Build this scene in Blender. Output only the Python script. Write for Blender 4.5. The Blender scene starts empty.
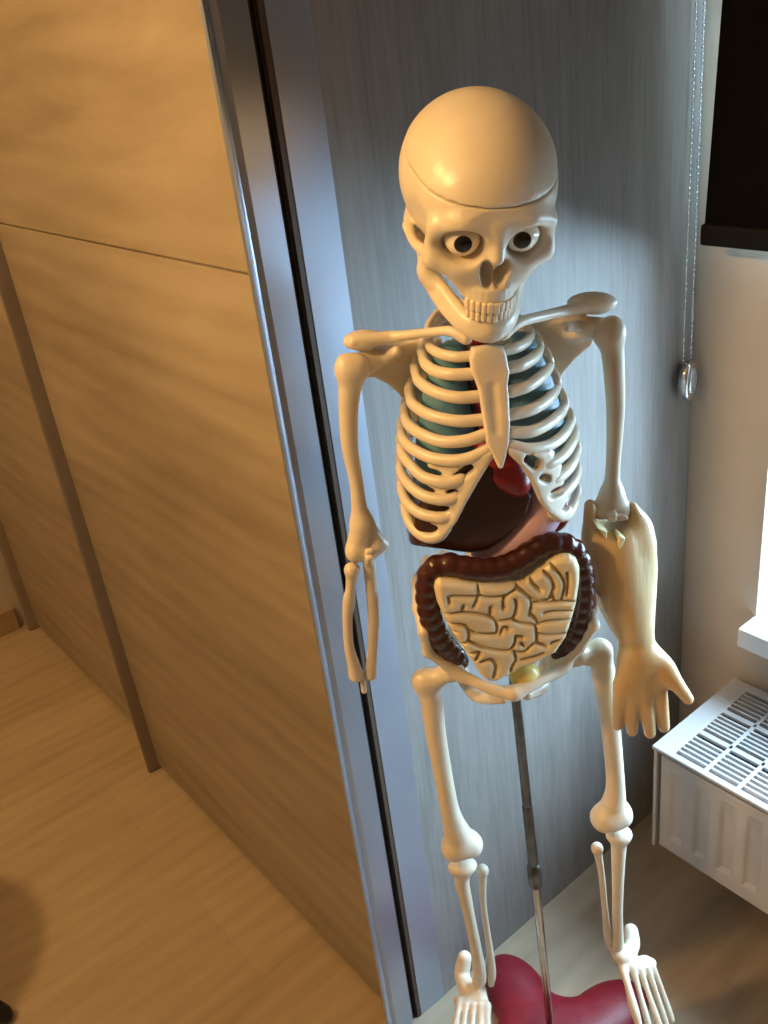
import bpy, math, random
import numpy as np
from mathutils import Matrix, Vector

C = bpy.context.scene.collection
rng = random.Random(7)

# ------------------------------------------------------------------ camera
F = 930.0
PP = np.array([384.0, 512.0])
def _r(v): return np.array([v[0]-PP[0], -(v[1]-PP[1]), -F])
_dz = -_r((619, 2287)); _dz /= np.linalg.norm(_dz)
_dy = _r((-445, 116)); _dy -= _dz*(_dy@_dz); _dy /= np.linalg.norm(_dy)
ROT = np.stack([np.cross(_dy, _dz), _dy, _dz])            # camera axes -> world axes
CAM = np.array([-0.4508, -0.7083, 1.25])
cd = bpy.data.cameras.new('camera')
cam = bpy.data.objects.new('camera', cd); C.objects.link(cam)
cd.sensor_fit = 'VERTICAL'; cd.sensor_height = 36.0; cd.lens = F/1024*36.0
cd.clip_start = 0.02
M4 = np.eye(4); M4[:3, :3] = ROT; M4[:3, 3] = CAM
cam.matrix_world = Matrix(M4.tolist())
bpy.context.scene.camera = cam

# the skeleton's own frame: u = its lateral axis, d = the way it faces, z = up; stands over BASE
BASE = np.array([0.1037, -0.1671, 0.0])
FD = np.array([-.57, -.82, 0]); FD /= np.linalg.norm(FD)
UD = np.array([-FD[1], FD[0], 0])
UC = -0.026                                               # its mid line
def L(px, py, d):
    """sight line through a photograph point met with the frontal plane d of the skeleton"""
    v = ROT @ _r((px, py))
    t = (d - (CAM-BASE) @ FD) / (v @ FD)
    w = CAM + v*t - BASE
    return np.array([w @ UD, w @ FD, w[2]])

# ------------------------------------------------------------------ materials
def mat(name, color=(.8, .8, .8), rough=.5, **kw):
    m = bpy.data.materials.new(name); m.use_nodes = True
    b = m.node_tree.nodes['Principled BSDF']
    b.inputs['Base Color'].default_value = (*color, 1)
    b.inputs['Roughness'].default_value = rough
    for k, v in kw.items():
        b.inputs[k.replace('_', ' ')].default_value = v
    return m
def nodes(m):
    nt = m.node_tree
    def N(t, **kw):
        n = nt.nodes.new(t)
        for k, v in kw.items(): setattr(n, k, v)
        return n
    return nt, N, nt.links.new, nt.nodes['Principled BSDF']
def ramp(n, stops):
    e = n.color_ramp.elements
    while len(e) < len(stops): e.new(.5)
    for q, (p, c) in zip(e, stops):
        q.position = p; q.color = (*c, 1)
def mottled(name, c1, c2, rough=.4, scale=30, bump=.1, bscale=200, **kw):
    m = mat(name, c1, rough, **kw)
    nt, N, Lk, b = nodes(m)
    tc = N('ShaderNodeTexCoord'); no = N('ShaderNodeTexNoise'); no.inputs['Scale'].default_value = scale
    no.inputs['Detail'].default_value = 4
    r = N('ShaderNodeValToRGB'); ramp(r, [(.35, c1), (.68, c2)])
    Lk(tc.outputs['Object'], no.inputs['Vector']); Lk(no.outputs['Fac'], r.inputs['Fac']); Lk(r.outputs['Color'], b.inputs['Base Color'])
    if bump:
        n2 = N('ShaderNodeTexNoise'); n2.inputs['Scale'].default_value = bscale
        bp = N('ShaderNodeBump'); bp.inputs['Strength'].default_value = bump; bp.inputs['Distance'].default_value = .002
        Lk(tc.outputs['Object'], n2.inputs['Vector']); Lk(n2.outputs['Fac'], bp.inputs['Height']); Lk(bp.outputs['Normal'], b.inputs['Normal'])
    return m
def wood(name, stops, rot, stretch, rough=.45, plank=None, seam=.0, bump=.15, fine=1.0, figw=.09, grain=.42):
    """wood grain running along the object axis that `stretch` leaves long"""
    m = mat(name, stops[0][1], rough)
    nt, N, Lk, b = nodes(m)
    tc = N('ShaderNodeTexCoord')
    mp = N('ShaderNodeMapping'); mp.inputs['Rotation'].default_value = rot; mp.inputs['Scale'].default_value = stretch
    Lk(tc.outputs['Object'], mp.inputs['Vector'])
    vec = mp.outputs['Vector']
    big = N('ShaderNodeTexNoise'); big.inputs['Scale'].default_value = 1.3; big.inputs['Detail'].default_value = 5; big.inputs['Distortion'].default_value = 1.2
    Lk(vec, big.inputs['Vector'])
    wv = N('ShaderNodeTexNoise'); wv.inputs['Scale'].default_value = 9*fine; wv.inputs['Detail'].default_value = 8; wv.inputs['Roughness'].default_value = .65; wv.inputs['Distortion'].default_value = .6
    Lk(vec, wv.inputs['Vector'])
    # cathedral figure: rings of a stretched distance field
    fig = N('ShaderNodeTexWave', wave_type='RINGS', rings_direction='SPHERICAL'); fig.inputs['Scale'].default_value = 2.2*fine
    fig.inputs['Distortion'].default_value = 7; fig.inputs['Detail'].default_value = 3; fig.inputs['Detail Scale'].default_value = .8
    Lk(vec, fig.inputs['Vector'])
    a1 = N('ShaderNodeMath', operation='MULTIPLY'); a1.inputs[1].default_value = .5; Lk(big.outputs['Fac'], a1.inputs[0])
    a2 = N('ShaderNodeMath', operation='MULTIPLY_ADD'); a2.inputs[1].default_value = grain; Lk(wv.outputs['Fac'], a2.inputs[0]); Lk(a1.outputs[0], a2.inputs[2])
    a3 = N('ShaderNodeMath', operation='MULTIPLY_ADD'); a3.inputs[1].default_value = figw; Lk(fig.outputs['Fac'], a3.inputs[0]); Lk(a2.outputs[0], a3.inputs[2])
    r = N('ShaderNodeValToRGB'); ramp(r, stops); Lk(a3.outputs[0], r.inputs['Fac'])
    col = r.outputs['Color']
    if plank:                                              # floor boards: (length, width) with thin seams
        br = N('ShaderNodeTexBrick'); br.offset = .37; br.inputs['Scale'].default_value = 1
        br.inputs['Brick Width'].default_value = plank[0]; br.inputs['Row Height'].default_value = plank[1]
        br.inputs['Mortar Size'].default_value = .0012; br.inputs['Mortar Smooth'].default_value = .3
        br.inputs['Color1'].default_value = (1, 1, 1, 1); br.inputs['Color2'].default_value = (.93, .93, .93, 1); br.inputs['Mortar'].default_value = (seam, seam, seam, 1)
        Lk(tc.outputs['Object'], br.inputs['Vector'])
        mx = N('ShaderNodeMixRGB', blend_type='MULTIPLY'); mx.inputs['Fac'].default_value = 1
        Lk(col, mx.inputs['Color1']); Lk(br.outputs['Color'], mx.inputs['Color2']); col = mx.outputs['Color']
    Lk(col, b.inputs['Base Color'])
    bp = N('ShaderNodeBump'); bp.inputs['Strength'].default_value = bump; bp.inputs['Distance'].default_value = .001
    Lk(wv.outputs['Fac'], bp.inputs['Height']); Lk(bp.outputs['Normal'], b.inputs['Normal'])
    return m

BONE = mottled('bone_plastic', (.68, .605, .475), (.73, .655, .525), .33, 25, .12, 160, Subsurface_Weight=.12, Subsurface_Scale=.006)
BONE_SHADE = mottled('bone_plastic_shaded', (.54, .45, .33), (.60, .51, .38), .4, 25, .12, 160, Subsurface_Weight=.15, Subsurface_Scale=.006)  # same bone plastic, the image-right upper arm's shade put into its colour
TOOTH = mat('tooth_plastic', (.80, .70, .54), .35)
EYE = mat('eyeball', (.88, .80, .66), .18)
nt, N, Lk, b = nodes(EYE)                                  # dark pupil on the white, about the direction the eye looks in
_tc = N('ShaderNodeTexCoord'); _n = N('ShaderNodeVectorMath', operation='NORMALIZE'); _d = N('ShaderNodeVectorMath', operation='DOT_PRODUCT')
_g = Vector((-.13, -.96, -.26)).normalized(); _d.inputs[1].default_value = _g
_rr = N('ShaderNodeValToRGB'); ramp(_rr, [(.0, (.88, .80, .66)), (.868, (.88, .80, .66)), (.880, (.012, .007, .006)), (.96, (.010, .006, .005)), (.965, (.004, .004, .004))])
Lk(_tc.outputs['Object'], _n.inputs[0]); Lk(_n.outputs[0], _d.inputs[0]); Lk(_d.outputs['Value'], _rr.inputs['Fac']); Lk(_rr.outputs['Color'], b.inputs['Base Color'])
FLESH = mottled('muscle_plastic', (.56, .395, .19), (.62, .46, .25), .32, 22, .0, 50, Subsurface_Weight=.3, Subsurface_Scale=.012)
nt, N, Lk, b = nodes(FLESH)                                # muscle fibres in slanting relief
_tc = N('ShaderNodeTexCoord'); _mp = N('ShaderNodeMapping'); _mp.inputs['Rotation'].default_value = (0, math.radians(-28), 0); _mp.inputs['Scale'].default_value = (1, 1, .12)
_w = N('ShaderNodeTexNoise'); _w.inputs['Scale'].default_value = 130; _w.inputs['Detail'].default_value = 2
_bp = N('ShaderNodeBump'); _bp.inputs['Strength'].default_value = .22; _bp.inputs['Distance'].default_value = .003
Lk(_tc.outputs['Object'], _mp.inputs['Vector']); Lk(_mp.outputs['Vector'], _w.inputs['Vector']); Lk(_w.outputs['Fac'], _bp.inputs['Height']); Lk(_bp.outputs['Normal'], b.inputs['Normal'])
BLADE = mat('bone_end_plastic', (.80, .74, .46), .35)
LUNG = mottled('lung_plastic', (.09, .22, .30), (.13, .28, .36), .4, 40, .15, 120)
HEART = mottled('heart_plastic', (.26, .012, .016), (.32, .02, .022), .3, 30, .1, 120)
LIVER = mottled('liver_plastic', (.036, .013, .009), (.048, .018, .012), .22, 30, .06, 90)
STOMACH = mottled('stomach_plastic', (.58, .37, .46), (.63, .42, .51), .3, 30, .05, 90)
COLON = mottled('large_intestine_plastic', (.040, .010, .0075), (.058, .015, .011), .2, 40, .05, 120)
GUT = mottled('small_intestine_plastic', (.70, .585, .37), (.74, .63, .42), .3, 30, .05, 120, Subsurface_Weight=.02, Subsurface_Scale=.005)
BLADDER = mottled('bladder_plastic', (.72, .55, .16), (.76, .60, .2), .28, 30, 0)
PIPE = mat('windpipe_plastic', (.035, .012, .03), .35)
VESSEL = mat('vessel_red_plastic', (.30, .01, .02), .35)
RED = mottled('red_base_plastic', (.20, .008, .018), (.235, .012, .022), .45, 60, .12, 300)
POLE_DARK = mottled('dark_metal_pole', (.10, .10, .10), (.16, .16, .155), .3, 60, .05, 200, Metallic=.9)
CHROME = mottled('chrome_rod', (.45, .43, .41), (.56, .54, .52), .16, 40, 0, Metallic=1.0)
SILVER = mottled('polished_metal', (.60, .61, .63), (.66, .67, .69), .16, 40, 0, Metallic=1.0)
ALU = mottled('satin_aluminium', (.37, .43, .53), (.41, .47, .57), .36, 8, .03, 400, Metallic=.8)
ALU_TRIM = mottled('satin_edge_trim', (.36, .41, .50), (.40, .45, .54), .38, 8, .03, 400, Metallic=.6)
BRONZE = mottled('brown_profile', (.30, .255, .21), (.33, .285, .235), .4, 10, 0, Metallic=.4)
BRUSH = mottled('dark_brush_seal', (.012, .009, .007), (.03, .022, .016), .9, 300, .3, 500)
BROWN = mat('brown_edge', (.07, .045, .028), .6)
DOORWOOD = wood('grey_oak_door', [(.28, (.20, .155, .105)), (.46, (.285, .23, .16)), (.58, (.335, .275, .195)), (.76, (.40, .335, .245))], (0, 0, 0), (3, .6, 3.4), fine=.9, figw=.08, grain=.42)
PANELWOOD = wood('grey_oak_side', [(.30, (.15, .145, .138)), (.46, (.215, .208, .198)), (.56, (.255, .248, .238)), (.74, (.32, .312, .30))], (0, 0, 0), (7, 7, .5), fine=2.2, figw=.03, grain=.5)
FLOORWOOD = wood('oak_floor_boards', [(.28, (.31, .235, .155)), (.46, (.40, .315, .215)), (.58, (.45, .36, .25)), (.76, (.51, .42, .30))], (0, 0, 0), (.6, 4, 4), rough=.36, figw=.06, grain=.44, plank=(1.3, .19), seam=.9, bump=.06)
WALL = mottled('wall_plaster', (.50, .44, .365), (.53, .47, .39), .9, 12, .12, 250)
CEIL = mottled('ceiling_plaster', (.74, .72, .68), (.77, .75, .71), .9, 12, .1, 200)
SKIRT = wood('oak_skirting', [(.3, (.30, .2, .11)), (.5, (.38, .26, .15)), (.7, (.45, .32, .19))], (0, 0, 0), (.6, 5, 5))
RADW = mottled('radiator_enamel', (.52, .52, .525), (.54, .54, .545), .35, 10, 0)
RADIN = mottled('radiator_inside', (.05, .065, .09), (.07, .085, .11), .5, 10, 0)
PVC = mottled('white_pvc', (.82, .82, .82), (.85, .85, .85), .3, 10, 0)
SILL = mottled('white_sill', (.80, .80, .79), (.83, .83, .82), .3, 10, .04, 200)
BLACK = mottled('black_blind_cloth', (.004, .0036, .003), (.006, .0055, .0045), .95, 200, .3, 900, Specular_IOR_Level=.08)
BLACKBAR = mat('black_blind_bar', (.006, .0055, .005), .7, Specular_IOR_Level=.2)
WHITECLOTH = mottled('white_blind_backing', (.80, .82, .80), (.83, .85, .83), .85, 200, .2, 900)
BLACKPL = mat('black_stool_plastic', (.012, .010, .009), .5)
GLASS = bpy.data.materials.new('window_glass'); GLASS.use_nodes = True
_nt = GLASS.node_tree; _nt.nodes.clear()
_o = _nt.nodes.new('ShaderNodeOutputMaterial'); _mx = _nt.nodes.new('ShaderNodeMixShader'); _t = _nt.nodes.new('ShaderNodeBsdfTransparent'); _gl = _nt.nodes.new('ShaderNodeBsdfGlossy')
_gl.inputs['Roughness'].default_value = .02; _mx.inputs['Fac'].default_value = .06
_nt.links.new(_t.outputs[0], _mx.inputs[1]); _nt.links.new(_gl.outputs[0], _mx.inputs[2]); _nt.links.new(_mx.outputs[0], _o.inputs[0])

# ------------------------------------------------------------------ objects
MIRROR = False                                             # the (u, d, z) frame is left-handed: its objects use local y = -d
def mesh_obj(name, V, Fc, m, parent=None, smooth=True, center=True, mats=None, fmat=None):
    V = np.asarray(V, float)
    if MIRROR:
        V = V*np.array([1, -1, 1]); Fc = [list(f)[::-1] for f in Fc]
    c = (V.min(0)+V.max(0))/2 if center else np.zeros(3)
    me = bpy.data.meshes.new(name)
    me.from_pydata((V-c).tolist(), [], [list(map(int, f)) for f in Fc])
    me.update()
    for q in (mats or [m]): me.materials.append(q)
    if smooth: me.polygons.foreach_set('use_smooth', [True]*len(me.polygons))
    if fmat is not None: me.polygons.foreach_set('material_index', list(fmat))
    o = bpy.data.objects.new(name, me); C.objects.link(o); o.location = c
    if parent: o.parent = parent
    return o
def sub_of(o, parent):
    """parent o (built in the thing's frame) under a part whose origin sits elsewhere in that frame"""
    o.parent = parent; o.location = o.location - parent.location
    return o
def tag(o, label=None, cat=None, group=None, kind=None):
    if label: o['label'] = label
    if cat: o['category'] = cat
    if group: o['group'] = group
    if kind: o['kind'] = kind
    return o
def empty(name, loc=(0, 0, 0)):
    o = bpy.data.objects.new(name, None); C.objects.link(o); o.location = loc; o.empty_display_size = .05
    return o
class MB:
    def __init__(s): s.V = []; s.F = []; s.M = []
    def raw(s, V, Fc, mi=0):
        n = len(s.V); s.V += [tuple(v) for v in V]; s.F += [[i+n for i in f] for f in Fc]; s.M += [mi]*len(Fc)
    def box(s, x0, x1, y0, y1, z0, z1, bev=0.0, mi=0):
        if bev <= 0:
            V = [(x, y, z) for x in (x0, x1) for y in (y0, y1) for z in (z0, z1)]
            s.raw(V, [(0, 1, 3, 2), (4, 6, 7, 5), (0, 4, 5, 1), (2, 3, 7, 6), (0, 2, 6, 4), (1, 5, 7, 3)], mi); return
        import bmesh
        bm = bmesh.new(); bmesh.ops.create_cube(bm, size=1)
        for v in bm.verts:
            v.co = Vector(((x0+x1)/2+v.co.x*(x1-x0), (y0+y1)/2+v.co.y*(y1-y0), (z0+z1)/2+v.co.z*(z1-z0)))
        bmesh.ops.bevel(bm, geom=list(bm.edges), offset=bev, segments=2, affect='EDGES', profile=.6)
        bm.verts.index_update()
        s.raw([v.co[:] for v in bm.verts], [[v.index for v in f.verts] for f in bm.faces], mi); bm.free()
    def prism(s, poly, z0, z1, mi=0):
        """polygon (x, y) extruded upward"""
        n = len(poly)
        V = [(x, y, z0) for x, y in poly]+[(x, y, z1) for x, y in poly]
        Fc = [[i, (i+1) % n, n+(i+1) % n, n+i] for i in range(n)]+[list(range(n))[::-1], list(range(n, 2*n))]
        s.raw(V, Fc, mi)
    def lathe(s, prof, n=24, axis='z', c=(0, 0, 0), mi=0):
        V = []; Fc = []
        for r, h in prof:
            for k in range(n):
                a = 2*math.pi*k/n; x, y = r*math.cos(a), r*math.sin(a)
                p = {'z': (x, y, h), 'y': (x, h, -y), 'x': (h, x, y)}[axis]
                V.append((c[0]+p[0], c[1]+p[1], c[2]+p[2]))
        for i in range(len(prof)-1):
            for k in range(n):
                Fc.append([i*n+k, i*n+(k+1) % n, (i+1)*n+(k+1) % n, (i+1)*n+k])
        Fc += [list(range(n))[::-1], [(len(prof)-1)*n+k for k in range(n)]]
        s.raw(V, Fc, mi)
    def build(s, name, m, parent=None, smooth=False, mats=None, **kw):
        return mesh_obj(name, s.V, s.F, m, parent, smooth, mats=mats, fmat=s.M if mats else None, **kw)

def catmull(P, per=8):
    P = [np.asarray(p, float) for p in P]
    Q = [2*P[0]-P[1]]+P+[2*P[-1]-P[-2]]
    out = []
    for i in range(1, len(Q)-2):
        for k in range(per):
            t = k/per
            out.append(.5*((2*Q[i])+(-Q[i-1]+Q[i+1])*t+(2*Q[i-1]-5*Q[i]+4*Q[i+1]-Q[i+2])*t*t+(-Q[i-1]+3*Q[i]-3*Q[i+1]+Q[i+2])*t**3))
    out.append(P[-1]); return out
def tube_mesh(P, R, n=12, tall=1.0):
    """swept tube with rounded ends; tall > 1 stretches the section along z"""
    P = [np.asarray(p, float) for p in P]; R = list(R)
    T = [P[min(i+1, len(P)-1)]-P[max(i-1, 0)] for i in range(len(P))]; T = [t/(np.linalg.norm(t)+1e-12) for t in T]
    P2 = [P[0]-T[0]*R[0]*.9, P[0]-T[0]*R[0]*.6]+P+[P[-1]+T[-1]*R[-1]*.6, P[-1]+T[-1]*R[-1]*.9]
    R2 = [R[0]*.35, R[0]*.78]+R+[R[-1]*.78, R[-1]*.35]; T2 = [T[0]]*2+T+[T[-1]]*2
    V = []; Fc = []
    up = np.array([0, 0, 1.0])
    a0 = np.cross(T2[0], up)
    if np.linalg.norm(a0) < .3: a0 = np.cross(T2[0], np.array([0, 1.0, 0]))
    for p, r, t in zip(P2, R2, T2):
        a = a0-t*(a0@t); a /= np.linalg.norm(a); a0 = a; b_ = np.cross(a, t)
        for k in range(n):
            g = 2*math.pi*k/n; w = a*math.cos(g)+b_*math.sin(g); w = w*r; w[2] *= tall
            V.append(p+w)
    m_ = len(P2)
    for i in range(m_-1):
        for k in range(n): Fc.append([i*n+k, (i+1)*n+k, (i+1)*n+(k+1) % n, i*n+(k+1) % n])
    Fc += [list(range(n)), [(m_-1)*n+k for k in range(n)][::-1]]
    return V, Fc

# ------------------------------------------------------------------ sculpting with distance fields
def unit(v): v = np.asarray(v, float); return v/np.linalg.norm(v)
def rotx(a): c, s = math.cos(a), math.sin(a); return np.array([[1, 0, 0], [0, c, -s], [0, s, c]])
def roty(a): c, s = math.cos(a), math.sin(a); return np.array([[c, 0, s], [0, 1, 0], [-s, 0, c]])
def rotz(a): c, s = math.cos(a), math.sin(a); return np.array([[c, -s, 0], [s, c, 0], [0, 0, 1]])
def cap(a, b, ra, rb=None):
    a = np.asarray(a, float); b = np.asarray(b, float); rb = ra if rb is None else rb
    ba = b-a; l2 = max(ba@ba, 1e-12)
    def f(X, Y, Z):
        h = np.clip(((X-a[0])*ba[0]+(Y-a[1])*ba[1]+(Z-a[2])*ba[2])/l2, 0, 1)
        return np.sqrt((X-a[0]-ba[0]*h)**2+(Y-a[1]-ba[1]*h)**2+(Z-a[2]-ba[2]*h)**2)-(ra+(rb-ra)*h)
    r = max(ra, rb)
    return f, np.minimum(a, b)-r, np.maximum(a, b)+r
def ell(c, r, R=None):
    c = np.asarray(c, float); r = np.asarray(r, float)
    def f(X, Y, Z):
        x, y, z = X-c[0], Y-c[1], Z-c[2]
        if R is not None:
            x, y, z = (R[0, 0]*x+R[1, 0]*y+R[2, 0]*z, R[0, 1]*x+R[1, 1]*y+R[2, 1]*z, R[0, 2]*x+R[1, 2]*y+R[2, 2]*z)
        k0 = np.sqrt((x/r[0])**2+(y/r[1])**2+(z/r[2])**2); k1 = np.sqrt((x/r[0]**2)**2+(y/r[1]**2)**2+(z/r[2]**2)**2)
        return k0*(k0-1)/(k1+1e-9)
    e = r if R is None else np.sqrt(((R*r)**2).sum(1))
    return f, c-e, c+e
def sph(c, r): return cap(c, c, r)
def rbox(c, h, rd, R=None):
    c = np.asarray(c, float); h = np.asarray(h, float)
    def f(X, Y, Z):
        x, y, z = X-c[0], Y-c[1], Z-c[2]
        if R is not None:
            x, y, z = (R[0, 0]*x+R[1, 0]*y+R[2, 0]*z, R[0, 1]*x+R[1, 1]*y+R[2, 1]*z, R[0, 2]*x+R[1, 2]*y+R[2, 2]*z)
        qx, qy, qz = abs(x)-h[0]+rd, abs(y)-h[1]+rd, abs(z)-h[2]+rd
        return np.sqrt(np.maximum(qx, 0)**2+np.maximum(qy, 0)**2+np.maximum(qz, 0)**2)+np.minimum(np.maximum(qx, np.maximum(qy, qz)), 0)-rd
    e = h if R is None else np.abs(R) @ h
    return f, c-e, c+e
def slab(poly, dfun, half, rd, lo_d, hi_d):
    """outline polygon in (u, z), thickness half either side of d = dfun(u, z), edges rounded by rd"""
    P = np.asarray(poly, float)
    def f(X, Y, Z):
        x = X+0*Z; z = Z+0*X
        best = np.full(np.broadcast(x, z).shape, 1e9); sgn = np.ones_like(best)
        n = len(P)
        for i in range(n):
            a, b_ = P[i], P[i-1]; e = b_-a
            wx, wz = x-a[0], z-a[1]
            t = np.clip((wx*e[0]+wz*e[1])/(e@e+1e-15), 0, 1)
            best = np.minimum(best, (wx-e[0]*t)**2+(wz-e[1]*t)**2)
            c1 = z >= a[1]; c2 = z < b_[1]; c3 = e[0]*wz > e[1]*wx
            fl = (c1 & c2 & c3) | (~c1 & ~c2 & ~c3); sgn = np.where(fl, -sgn, sgn)
        d2 = sgn*np.sqrt(best)+rd
        dd = abs(Y-dfun(x, z))-half+rd
        return np.sqrt(np.maximum(d2, 0)**2+np.maximum(dd, 0)**2)+np.minimum(np.maximum(d2, dd), 0)-rd
    lo = np.array([P[:, 0].min(), lo_d, P[:, 1].min()]); hi = np.array([P[:, 0].max(), hi_d, P[:, 1].max()])
    return f, lo, hi
def smin(a, b, k):
    if k <= 0: return np.minimum(a, b)
    h = np.maximum(k-abs(a-b), 0)/k
    return np.minimum(a, b)-h*h*k*.25
class SDF:
    def __init__(s, h): s.h = h; s.ops = []
    def add(s, p, k=0.0): s.ops.append(('a', p, k)); return s
    def cut(s, p, k=0.0): s.ops.append(('s', p, k)); return s
    def keep(s, p, k=0.0): s.ops.append(('k', p, k)); return s
    def chain(s, P, R, k=0.0, kk=None):
        Q = [np.append(np.asarray(p, float), r) for p, r in zip(P, R)]
        if len(Q) > 2: Q = catmull(Q, 4)
        segs = [cap(a[:3], b_[:3], a[3], b_[3]) for a, b_ in zip(Q, Q[1:])]
        def f(X, Y, Z):
            v = segs[0][0](X, Y, Z)
            for g in segs[1:]: v = np.minimum(v, g[0](X, Y, Z))
            return v
        return s.add((f, np.min([g[1] for g in segs], 0), np.max([g[2] for g in segs], 0)), k)
    def mesh(s, relax=1):
        h = s.h
        lo = np.min([p[1] for t, p, k in s.ops if t == 'a'], 0)-4*h; hi = np.max([p[2] for t, p, k in s.ops if t == 'a'], 0)+4*h
        n = np.ceil((hi-lo)/h).astype(int)+1
        ax = [lo[i]+h*np.arange(n[i]) for i in range(3)]
        D = np.full(n, .05)
        for t, (f, a, b_), k in s.ops:
            if t == 'k': sl = (slice(None),)*3
            else:
                i0 = np.clip(np.floor((a-k-4*h-lo)/h).astype(int), 0, n-1); i1 = np.clip(np.ceil((b_+k+4*h-lo)/h).astype(int)+1, 1, n)
                if (i1 <= i0).any(): continue
                sl = tuple(slice(i0[i], i1[i]) for i in range(3))
            X = ax[0][sl[0]][:, None, None]; Y = ax[1][sl[1]][None, :, None]; Z = ax[2][sl[2]][None, None, :]
            v = f(X, Y, Z)
            if t == 'a': D[sl] = smin(D[sl], v, k)
            elif t == 's': D[sl] = -smin(-D[sl], v, k)
            else: D[sl] = -smin(-D[sl], -v, k)
        return nets(D, lo, h, relax)
    def build(s, name, m, parent=None, relax=1, xf=None, **kw):
        V, Fc = s.mesh(relax)
        if xf is not None: V = xf(V)
        return mesh_obj(name, V, Fc, m, parent, **kw)
def nets(D, lo, h, relax=1):
    S = D < 0
    nx, ny, nz = D.shape
    cnt = np.zeros((nx-1, ny-1, nz-1), np.int32)
    acc = np.zeros((nx-1, ny-1, nz-1, 3))
    def sl(o): return tuple(slice(o[i], D.shape[i]-1+o[i]) for i in range(3))
    for a in range(3):
        b_, c = (a+1) % 3, (a+2) % 3
        for ob in (0, 1):
            for oc in (0, 1):
                o0 = [0, 0, 0]; o0[b_] = ob; o0[c] = oc; o1 = list(o0); o1[a] = 1
                d0, d1 = D[sl(o0)], D[sl(o1)]
                cr = S[sl(o0)] != S[sl(o1)]
                t = np.where(cr, d0/np.where(cr, d0-d1, 1), 0)
                cnt += cr
                acc[..., a] += t
                if ob: acc[..., b_] += cr
                if oc: acc[..., c] += cr
    act = cnt > 0
    ids = np.full(act.shape, -1, np.int64); ids[act] = np.arange(act.sum())
    I = np.argwhere(act)
    V = lo+h*(I+acc[act]/cnt[act][:, None])
    Fs = []
    for a in range(3):
        b_, c = (a+1) % 3, (a+2) % 3
        s0 = [slice(None)]*3; s1 = [slice(None)]*3; s0[a] = slice(0, -1); s1[a] = slice(1, None)
        cr = S[tuple(s0)] != S[tuple(s1)]
        E = np.argwhere(cr)
        ok = (E[:, b_] > 0) & (E[:, c] > 0) & (E[:, b_] < D.shape[b_]-1) & (E[:, c] < D.shape[c]-1)
        E = E[ok]
        def at(db, dc):
            Q = E.copy(); Q[:, b_] += db; Q[:, c] += dc
            return ids[Q[:, 0], Q[:, 1], Q[:, 2]]
        q = np.stack([at(-1, -1), at(0, -1), at(0, 0), at(-1, 0)], 1)
        ins = S[E[:, 0], E[:, 1], E[:, 2]]
        q[~ins] = q[~ins][:, ::-1]
        Fs.append(q)
    Fq = np.concatenate(Fs)
    for _ in range(relax):
        A = np.zeros_like(V); n_ = np.zeros(len(V))
        for i in range(4):
            p, q_ = Fq[:, i], Fq[:, (i+1) % 4]
            for j in range(3):
                A[:, j] += np.bincount(p, V[q_, j], len(V))+np.bincount(q_, V[p, j], len(V))
            n_ += np.bincount(p, minlength=len(V))+np.bincount(q_, minlength=len(V))
        V = V*.4+.6*A/np.maximum(n_, 1)[:, None]
    return V, Fq

# ================================================================== the room
RW = .62                                                   # wall with the window
YB = 1.51                                                  # wall beyond the wardrobe
XL, YF, ZC = -2.7, -2.6, 2.5
WY0, WY1, WZ0, WZ1 = -1.25, -.121, .415, 2.12              # window opening
def structure(o): o['kind'] = 'structure'; return o
m = MB(); m.box(XL-.1, RW+.3, YF-.1, YB+.1, -.1, 0); structure(m.build('floor', FLOORWOOD))
m = MB(); m.box(XL-.1, RW+.3, YF-.1, YB+.1, ZC, ZC+.1); structure(m.build('ceiling', CEIL))
m = MB()
m.box(RW, RW+.26, WY1, YB, 0, ZC); m.box(RW, RW+.26, YF, WY0, 0, ZC); m.box(RW, RW+.26, WY0, WY1, 0, WZ0-.03); m.box(RW, RW+.26, WY0, WY1, WZ1, ZC)
structure(m.build('wall_right', WALL))
m = MB(); m.box(XL-.1, RW+.26, YB, YB+.1, 0, ZC); structure(m.build('wall_back', WALL))
m = MB(); m.box(XL-.1, XL, YF, YB, 0, ZC); structure(m.build('wall_left', WALL))
m = MB(); m.box(XL-.1, RW+.26, YF-.1, YF, 0, ZC); structure(m.build('wall_front', WALL))
m = MB(); m.box(XL, -.03, YB-.012, YB, 0, .062, .002); structure(m.build('baseboard_back', SKIRT))
m = MB(); m.box(.577, RW+.17, WY0, -.118, .393, .425, .004); structure(m.build('trim_1', SILL))
# window
wn = empty('window_1', (RW+.2, (WY0+WY1)/2, WZ0)); structure(wn)
def inworld(o, par):
    o.parent = par; o.location = o.location-par.location; return o
m = MB()
fx0, fx1 = RW+.16, RW+.22
m.box(fx0, fx1, WY0, WY0+.06, WZ0, WZ1, .004); m.box(fx0, fx1, WY1-.06, WY1, WZ0, WZ1, .004)
m.box(fx0, fx1, WY0+.06, WY1-.06, WZ0, WZ0+.06, .004); m.box(fx0, fx1, WY0+.06, WY1-.06, WZ1-.06, WZ1, .004)
inworld(structure(m.build('window_frame', PVC)), wn)
m = MB(); m.box(RW+.185, RW+.195, WY0+.055, WY1-.055, WZ0+.055, WZ1-.055); inworld(structure(m.build('window_glass', GLASS)), wn)

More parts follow.
